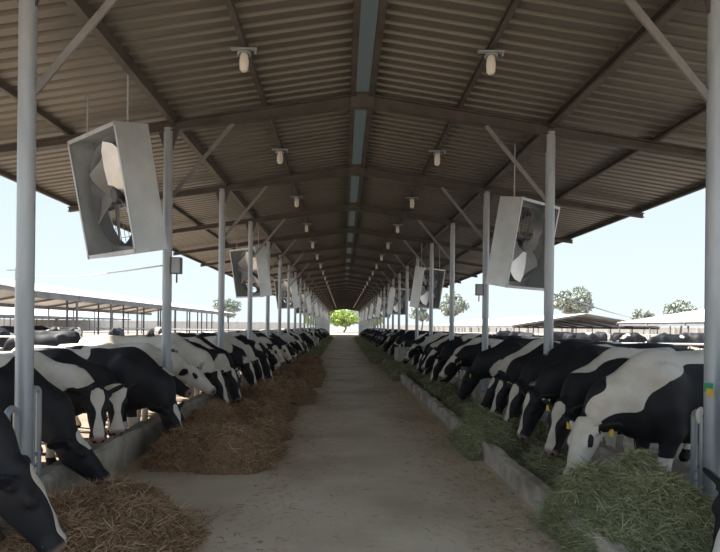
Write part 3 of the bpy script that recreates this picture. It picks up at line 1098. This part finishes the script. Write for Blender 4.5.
# ------------------------------------------------------------------ feed
def strands(n, pos, nor_z, ln, wd, mat, flat=0.35, rng=RNG):
    """n bent blades starting at pos (n,3)"""
    th = rng.uniform(0, 2 * math.pi, n)
    el = rng.normal(0.12, flat, n)
    d = np.stack([np.cos(th) * np.cos(el), np.sin(th) * np.cos(el), np.sin(el)], -1)
    l = rng.uniform(.5, 1.0, n)[:, None] * ln
    th2 = th + rng.normal(0, .7, n)
    el2 = el - rng.uniform(.1, .9, n)
    d2 = np.stack([np.cos(th2) * np.cos(el2), np.sin(th2) * np.cos(el2), np.sin(el2)], -1)
    side = np.cross(d, rng.normal(0, 1, (n, 3)))
    side /= np.linalg.norm(side, axis=1)[:, None] + 1e-6
    w = side * (wd * rng.uniform(.6, 1.3, n)[:, None])
    p0 = pos - d * l * .3
    p1 = pos + d * l * .25
    p2 = p1 + d2 * l * .45
    V = np.stack([p0 - w * .5, p0 + w * .5, p1 - w * .5, p1 + w * .5, p2 - w * .25, p2 + w * .25], 1).reshape(-1, 3)
    V[:, 2] = np.maximum(V[:, 2], 0.004)
    o = (np.arange(n) * 6)[:, None]
    Q = np.concatenate([o + np.array([[0, 1, 3, 2]]), o + np.array([[2, 3, 5, 4]])], 0)
    tone = np.repeat(np.clip(rng.normal(.5, .22, n), 0, 1), 6)
    return np_mesh('strands', V, Q, mat, tone)

def feed_pile(x0, x1, y0, y1, h, n, label, green=False, ln=.22, seed=1, name=None, group=None, wd=.006):
    """uneven heap of feed with loose blades on its skin"""
    nx_, ny_ = max(8, int((x1 - x0) / .07)), max(8, int((y1 - y0) / .09))
    lr = np.random.default_rng(seed)
    nl = int(min(90, max(9, (x1 - x0) * (y1 - y0) * 4.2)))
    lx, ly = lr.uniform(x0 + .3, x1 - .3, nl), lr.uniform(y0 + .3, y1 - .3, nl)
    lrad = lr.uniform(.24, .50, nl) * (1.0 if y1 - y0 < 6 else 1.6)
    lh = lr.uniform(.45, 1.0, nl) * h
    def hf(X, Y):
        H_ = np.full(np.shape(X), 0.0)
        for j in range(nl):
            d_ = ((X - lx[j]) ** 2 + (Y - ly[j]) ** 2) / lrad[j] ** 2
            H_ = np.maximum(H_, lh[j] * np.clip(1 - d_ * .8, 0, 1) ** .8) + .10 * lh[j] * np.exp(-d_ * 2)
        edge = np.minimum(np.minimum(X - x0, x1 - X), np.minimum(Y - y0, y1 - Y)) / .22
        H_ = np.minimum(H_, h * 1.12) * np.clip(edge + .5 * (vnoise2(X * 5, Y * 5, seed) - .5), 0, 1) ** .6
        return H_ * (.72 + .45 * vnoise2(X * 7, Y * 7, seed + 2)) + .02 * vnoise2(X * 18, Y * 18, seed + 4) - .022
    gx_, gy_ = np.meshgrid(np.linspace(x0, x1, nx_), np.linspace(y0, y1, ny_), indexing='ij')
    V = np.stack([gx_, gy_, hf(gx_, gy_)], -1)
    idx_ = np.arange(nx_ * ny_).reshape(nx_, ny_)
    Q = np.stack([idx_[:-1, :-1], idx_[1:, :-1], idx_[1:, 1:], idx_[:-1, 1:]], -1).reshape(-1, 4)
    c = ((x0 + x1) / 2, (y0 + y1) / 2, 0)
    t = empty(name or ('green_feed_pile' if green else 'hay_pile'), c)
    tag(t, label, 'feed pile' if green else 'hay pile', group or ('green feed heaps' if green else 'dry hay heaps'))
    off = np.array(c)
    # keep only quads that rise out of the floor
    keep = V.reshape(-1, 3)[Q][:, :, 2].max(1) > .0
    mound = put('heap', np_mesh('heap', V.reshape(-1, 3) - off, Q[keep], M['green_base' if green else 'hay_base']), t)
    mound.data.polygons.foreach_set('use_smooth', [True] * len(mound.data.polygons))
    X = RNG.uniform(x0, x1, n * 3)
    Y = RNG.uniform(y0, y1, n * 3)
    Z = hf(X, Y)
    ok = (Z > 0.0) | (RNG.uniform(0, 1, n * 3) < .10)
    P = np.stack([X, Y, np.maximum(Z, .0) + .012], -1)[ok][:n] - off
    s_ = put('loose_strands', strands(len(P), P, None, ln, wd, M['green' if green else 'hay'], .5), t)
    s_['kind'] = 'stuff'
    return t

# dry hay on the left
feed_pile(-2.42, -1.05, 3.0, 5.0, .34, 11000, 'brown dry hay heap in the lower left, in front of the nearest cows', seed=3)
feed_pile(-2.40, -0.72, 6.2, 9.3, .52, 12000, 'large brown dry hay heap beside the white-faced cows, second from the camera', seed=8)
feed_pile(-2.2, -0.85, 9.3, 11.6, .48, 8000, 'brown dry hay heap just behind the second heap on the left', seed=14)
feed_pile(-2.25, -0.60, 11.6, 14.4, .48, 6000, 'brown dry hay heap, fourth from the camera on the left', seed=21)
feed_pile(-2.3, -0.55, 14.6, 19.0, .44, 5000, 'brown dry hay heap, fifth from the camera on the left', seed=27, wd=.009)
feed_pile(-2.3, -0.9, 19.5, 27, .30, 5000, 'low brown hay heap, sixth from the camera on the left', seed=33, wd=.013)
feed_pile(-2.3, -1.2, 28, 46, .25, 5000, 'long low strip of greenish feed far down the left side', True, seed=37, wd=.02, ln=.3)
feed_pile(-2.3, -1.3, 47, 78, .22, 3000, 'thin strip of feed at the far end of the left side', True, seed=41, wd=.03, ln=.4)
# green feed on the right, behind and over the kerb
feed_pile(1.66, 2.86, 3.72, 4.95, .56, 15000, 'tall heap of green fodder spilling over the kerb at lower right', True, seed=50, ln=.24)
feed_pile(1.93, 2.86, 5.2, 7.0, .24, 4500, 'low green fodder under the heads of the nearest right cows', True, seed=55)
feed_pile(1.55, 2.86, 7.0, 8.7, .40, 7000, 'green fodder heap over the kerb by the second right post', True, seed=59)
feed_pile(1.93, 2.86, 8.8, 12.2, .26, 5000, 'green fodder in the trough behind the kerb, fourth heap on the right', True, seed=63)
feed_pile(1.93, 2.86, 12.3, 16.5, .32, 5000, 'green fodder heap spilling over the kerb, fifth heap on the right', True, seed=67, wd=.009)
feed_pile(1.5, 2.86, 17, 24, .28, 5000, 'green fodder strip, sixth heap on the right', True, seed=71, wd=.012)
feed_pile(1.3, 2.86, 24.5, 42, .26, 5000, 'long strip of green fodder far down the right side', True, seed=75, wd=.018, ln=.3)
feed_pile(1.4, 2.86, 43, 78, .22, 3500, 'thin strip of green fodder at the far end of the right side', True, seed=79, wd=.03, ln=.4)

# straw litter on the alley
def litter(n, gen, mat, label, seed):
    r_ = np.random.default_rng(seed)
    P = gen(r_, n)
    o = put('straw_litter', strands(len(P), P, None, .10, .005, mat, .06, r_))
    tag(o, label, 'straw', kind='stuff')
def gen_l(r_, n):
    y = 3.2 + 22 * r_.uniform(0, 1, n) ** 1.6
    return np.stack([-0.75 + np.abs(r_.normal(0, .45, n)) - .2, y, np.full(n, .014)], -1)
def gen_r(r_, n):
    y = 3.2 + 24 * r_.uniform(0, 1, n) ** 1.6
    return np.stack([1.70 - np.abs(r_.normal(0, .42, n)), y, np.full(n, .014)], -1)
litter(3500, gen_r, M['hay'], 'brown feed crumbs scattered on the alley along the right kerb', 9)
litter(1500, gen_l, M['hay'], 'loose dry straw scattered on the alley by the left heaps', 5)
litter(1800, gen_r, M['green'], 'loose green stalks scattered on the alley along the right kerb', 6)

# ------------------------------------------------------------------ neighbouring sheds
def shed(x_eave, x_ridge, x_far, y0, y1, z_eave, z_ridge, bay, label, z_far=None):
    z_far = z_eave if z_far is None else z_far
    t = tag(empty('open_shed', (x_ridge, y0, 0)), label, 'shed', 'open livestock sheds')
    th = .16
    for xe, ze in ((x_eave, z_eave), (x_far, z_far)):
        dx = xe - x_ridge
        vs = [(0, 0, z_ridge), (dx, 0, ze), (dx, y1 - y0, ze), (0, y1 - y0, z_ridge)]
        vt = [(a, b_, c + .05) for a, b_, c in vs]
        fs = [(4, 5, 6, 7)] if dx > 0 else [(7, 6, 5, 4)]
        MB().add([(a, b_, c) for a, b_, c in vs] + vt,
                 [(0, 1, 2, 3), (0, 1, 5, 4), (1, 2, 6, 5), (2, 3, 7, 6), (3, 0, 4, 7)] + fs).build('roof_slope', M['white_roof'], t)
        MB().bar((dx * .985, .1, ze - .2), (dx * .985, y1 - y0 - .1, ze - .2), .12, .36).build('eave_beam', M['shed_under'], t)
    n = int((y1 - y0) / bay)
    sh = {}
    for i in range(n + 1):
        for xe, ze in ((x_eave, z_eave), (x_far, z_far), (x_ridge * .5 + x_eave * .5, (z_ridge + z_eave) / 2)):
            dx = (xe - x_ridge) * .97
            if ze not in sh:
                sh[ze] = MB().tube([(0, 0, 0), (0, 0, ze - .15)], .09, 8).mesh('shed_post', M['shed_under'])
            put('shed_post', sh[ze], t, (dx, .3 + i * bay, 0))
        mb = MB()
        mb.bar((x_eave - x_ridge, .3 + i * bay, z_eave - .16), (0, .3 + i * bay, z_ridge - .16), .1, .22)
        mb.bar((x_far - x_ridge, .3 + i * bay, z_far - .16), (0, .3 + i * bay, z_ridge - .16), .1, .22)
        mb.build('truss', M['shed_under'], t)
    return t
shed(-19.0, -26.5, -34, 34.5, 100, CAM_H + 1.95, CAM_H + 3.35, 6.0, 'long open shed with white roof in the pen left of the barn')
shed(24, 34.5, 45, 80, 150, CAM_H + .35, CAM_H + 2.1, 7.0, 'open shed with dark gable and white roof, right of the barn')
shed(34, 47, 60, 28, 70, CAM_H + .75, CAM_H + 2.9, 7.0, 'open shed with white roof at the right edge of the view')
shed(-60, -68, -76, 70, 160, CAM_H + 1.4, CAM_H + 3.0, 8.0, 'distant open shed seen under the left shed roof')

# pale boundary walls far away
def far_wall(p0, p1, h, label):
    t = tag(empty('boundary_wall', p0), label, 'wall')
    d = Vector(p1) - Vector(p0)
    n = int(d.length / 6)
    dirn = d.normalized()
    rz = math.atan2(dirn.y, dirn.x)
    pn = MB().box((2.8, 0, h / 2), (5.6, .2, h)).mesh('panel', M['pale_wall'])
    pl = MB().box((0, 0, h / 2 + .1), (.4, .4, h + .2)).mesh('pier', M['pale_wall'])
    for i in range(n):
        q = dirn * (6 * i)
        put('panel', pn, t, (q.x + dirn.x * .2, q.y + dirn.y * .2, 0), (0, 0, rz))
        put('pier', pl, t, (q.x, q.y, 0), (0, 0, rz))
far_wall((-120, 120, 0), (-6, 150, 0), 2.4, 'pale boundary wall far behind the left sheds')
far_wall((8, 200, 0), (150, 150, 0), 2.2, 'pale boundary wall far behind the right sheds')

# ------------------------------------------------------------------ pen fences
def fence(x0, x1, y, label, hs=(1.2, .82, .45)):
    t = tag(empty('pipe_fence', ((x0 + x1) / 2, y, 0)), label, 'fence', 'pen fences')
    w = x1 - x0
    n = int(w / 3)
    for h in hs:
        MB().tube([(-w / 2, 0, h), (w / 2, 0, h)], .03, 8).build('rail', M['white_pipe'], t)
    pm = MB().tube([(0, 0, 0), (0, 0, 1.3)], .045, 8).mesh('fence_post', M['white_pipe'])
    for i in range(n + 1):
        put('fence_post', pm, t, (-w / 2 + i * w / n, 0, 0))
fence(-34, -9, 18, 'pale pipe fence crossing the pen left of the barn')
fence(8.5, 40, 17.5, 'pale pipe fence crossing the pen right of the barn')
fence(-45, -9, 52, 'far pale pipe fence under the left shed')
fence(9, 50, 46, 'far pale pipe fence in the right pen')

# pole and overhead cable on the left
t = tag(empty('utility_pole', (-17.5, 30.2, 0)), 'thin grey pole at the left edge beside the shed', 'pole')
MB().tube([(0, 0, 0), (0, 0, 4.6)], [.07, .05], 8).build('shaft', M['galv'], t)
MB().bar((-.5, 0, 4.45), (.5, 0, 4.45), .05, .05).build('crossarm', M['galv'], t)
def cable(p0, p1, sag, r, label):
    p0, p1 = Vector(p0), Vector(p1)
    c = (p0 + p1) / 2
    pts = []
    for k in range(13):
        q = k / 12
        p = p0.lerp(p1, q) - c
        p.z -= sag * 4 * q * (1 - q)
        pts.append(p)
    o = MB().tube(pts, r, 6).build('power_cable', M['cable'], None, c)
    tag(o, label, 'cable')
cable((-17.5, 30.2, 4.45), (XL - .08, Y0 + BAY, CAM_H + .86), .25, .012, 'pale overhead cable running from the left pole to the second left post')
cable((XR + .08, Y0 + BAY, CAM_H + .5), (33.0, 60, 3.0), .3, .014, 'thin overhead cable sagging from the second right post towards the sheds')

# ------------------------------------------------------------------ trees
def tree(x, y, h, r, n, mat, label, seed, leaf=.5, trunk_h=.35):
    r_ = np.random.default_rng(seed)
    t = tag(empty('broadleaf_tree', (x, y, 0)), label, 'tree', 'trees around the farm')
    rt = .03 * h
    tk = MB().tube([(0, 0, 0), (.1 * r, 0, h * trunk_h), (0, .1 * r, h * .7)], [rt, rt * .75, rt * .3], 8)
    for k in range(5):
        a = k * 1.26
        tk.tube([(0.06 * r, 0, h * (trunk_h + .02 * k)), (math.cos(a) * r * .55, math.sin(a) * r * .55, h * (.62 + .05 * (k % 3)))], [rt * .45, rt * .15], 6)
    tk.build('trunk', M['bark'], t)
    cl = r_.normal(0, 1, (26, 3))
    cl /= np.linalg.norm(cl, axis=1)[:, None]
    cl *= (r_.uniform(.25, 1, 26) ** .5)[:, None]
    zc, rz = h * (1 + trunk_h) / 2, h * (1 - trunk_h) / 2
    cc = cl * np.array([r * .78, r * .78, rz * .8]) + np.array([0, 0, zc])
    w = r_.integers(0, 26, n)
    q = r_.normal(0, 1, (n, 3))
    q /= np.linalg.norm(q, axis=1)[:, None]
    P = cc[w] + q * (r_.uniform(.3, 1, n) ** .5)[:, None] * np.array([r * .33, r * .33, rz * .30])
    a = r_.normal(0, 1, (n, 3))
    a /= np.linalg.norm(a, axis=1)[:, None]
    b_ = np.cross(a, r_.normal(0, 1, (n, 3)))
    b_ /= np.linalg.norm(b_, axis=1)[:, None]
    s = leaf * r_.uniform(.5, 1, n)[:, None]
    V = np.stack([P - a * s, P + b_ * s * .45, P + a * s, P - b_ * s * .45], 1).reshape(-1, 3)
    Q = np.arange(n * 4).reshape(n, 4)
    o = put('foliage', np_mesh('foliage', V, Q, mat, np.repeat(np.clip(r_.normal(.5, .25, n), 0, 1), 4)), t)
    o['kind'] = 'stuff'
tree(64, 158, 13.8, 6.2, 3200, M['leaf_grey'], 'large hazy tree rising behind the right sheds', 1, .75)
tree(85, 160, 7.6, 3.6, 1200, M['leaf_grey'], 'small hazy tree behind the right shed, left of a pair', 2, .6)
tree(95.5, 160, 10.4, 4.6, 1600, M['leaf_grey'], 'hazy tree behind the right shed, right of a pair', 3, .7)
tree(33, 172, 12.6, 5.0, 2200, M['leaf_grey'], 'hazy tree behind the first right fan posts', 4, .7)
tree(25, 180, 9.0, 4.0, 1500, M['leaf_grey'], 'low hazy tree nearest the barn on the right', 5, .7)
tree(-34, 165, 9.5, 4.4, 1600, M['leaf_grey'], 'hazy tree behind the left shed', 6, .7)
tree(0.2, 150, 8.0, 6.2, 3000, M['leaf_green'], 'bright green tree seen through the far end of the barn', 7, .6, .12)
tree(-8.5, 168, 8.5, 4.2, 1800, M['leaf_green'], 'green tree left of the bright tree at the far end', 8, .6, .12)
tree(9.0, 168, 8.5, 4.2, 1800, M['leaf_green'], 'green tree right of the bright tree at the far end', 9, .6, .12)
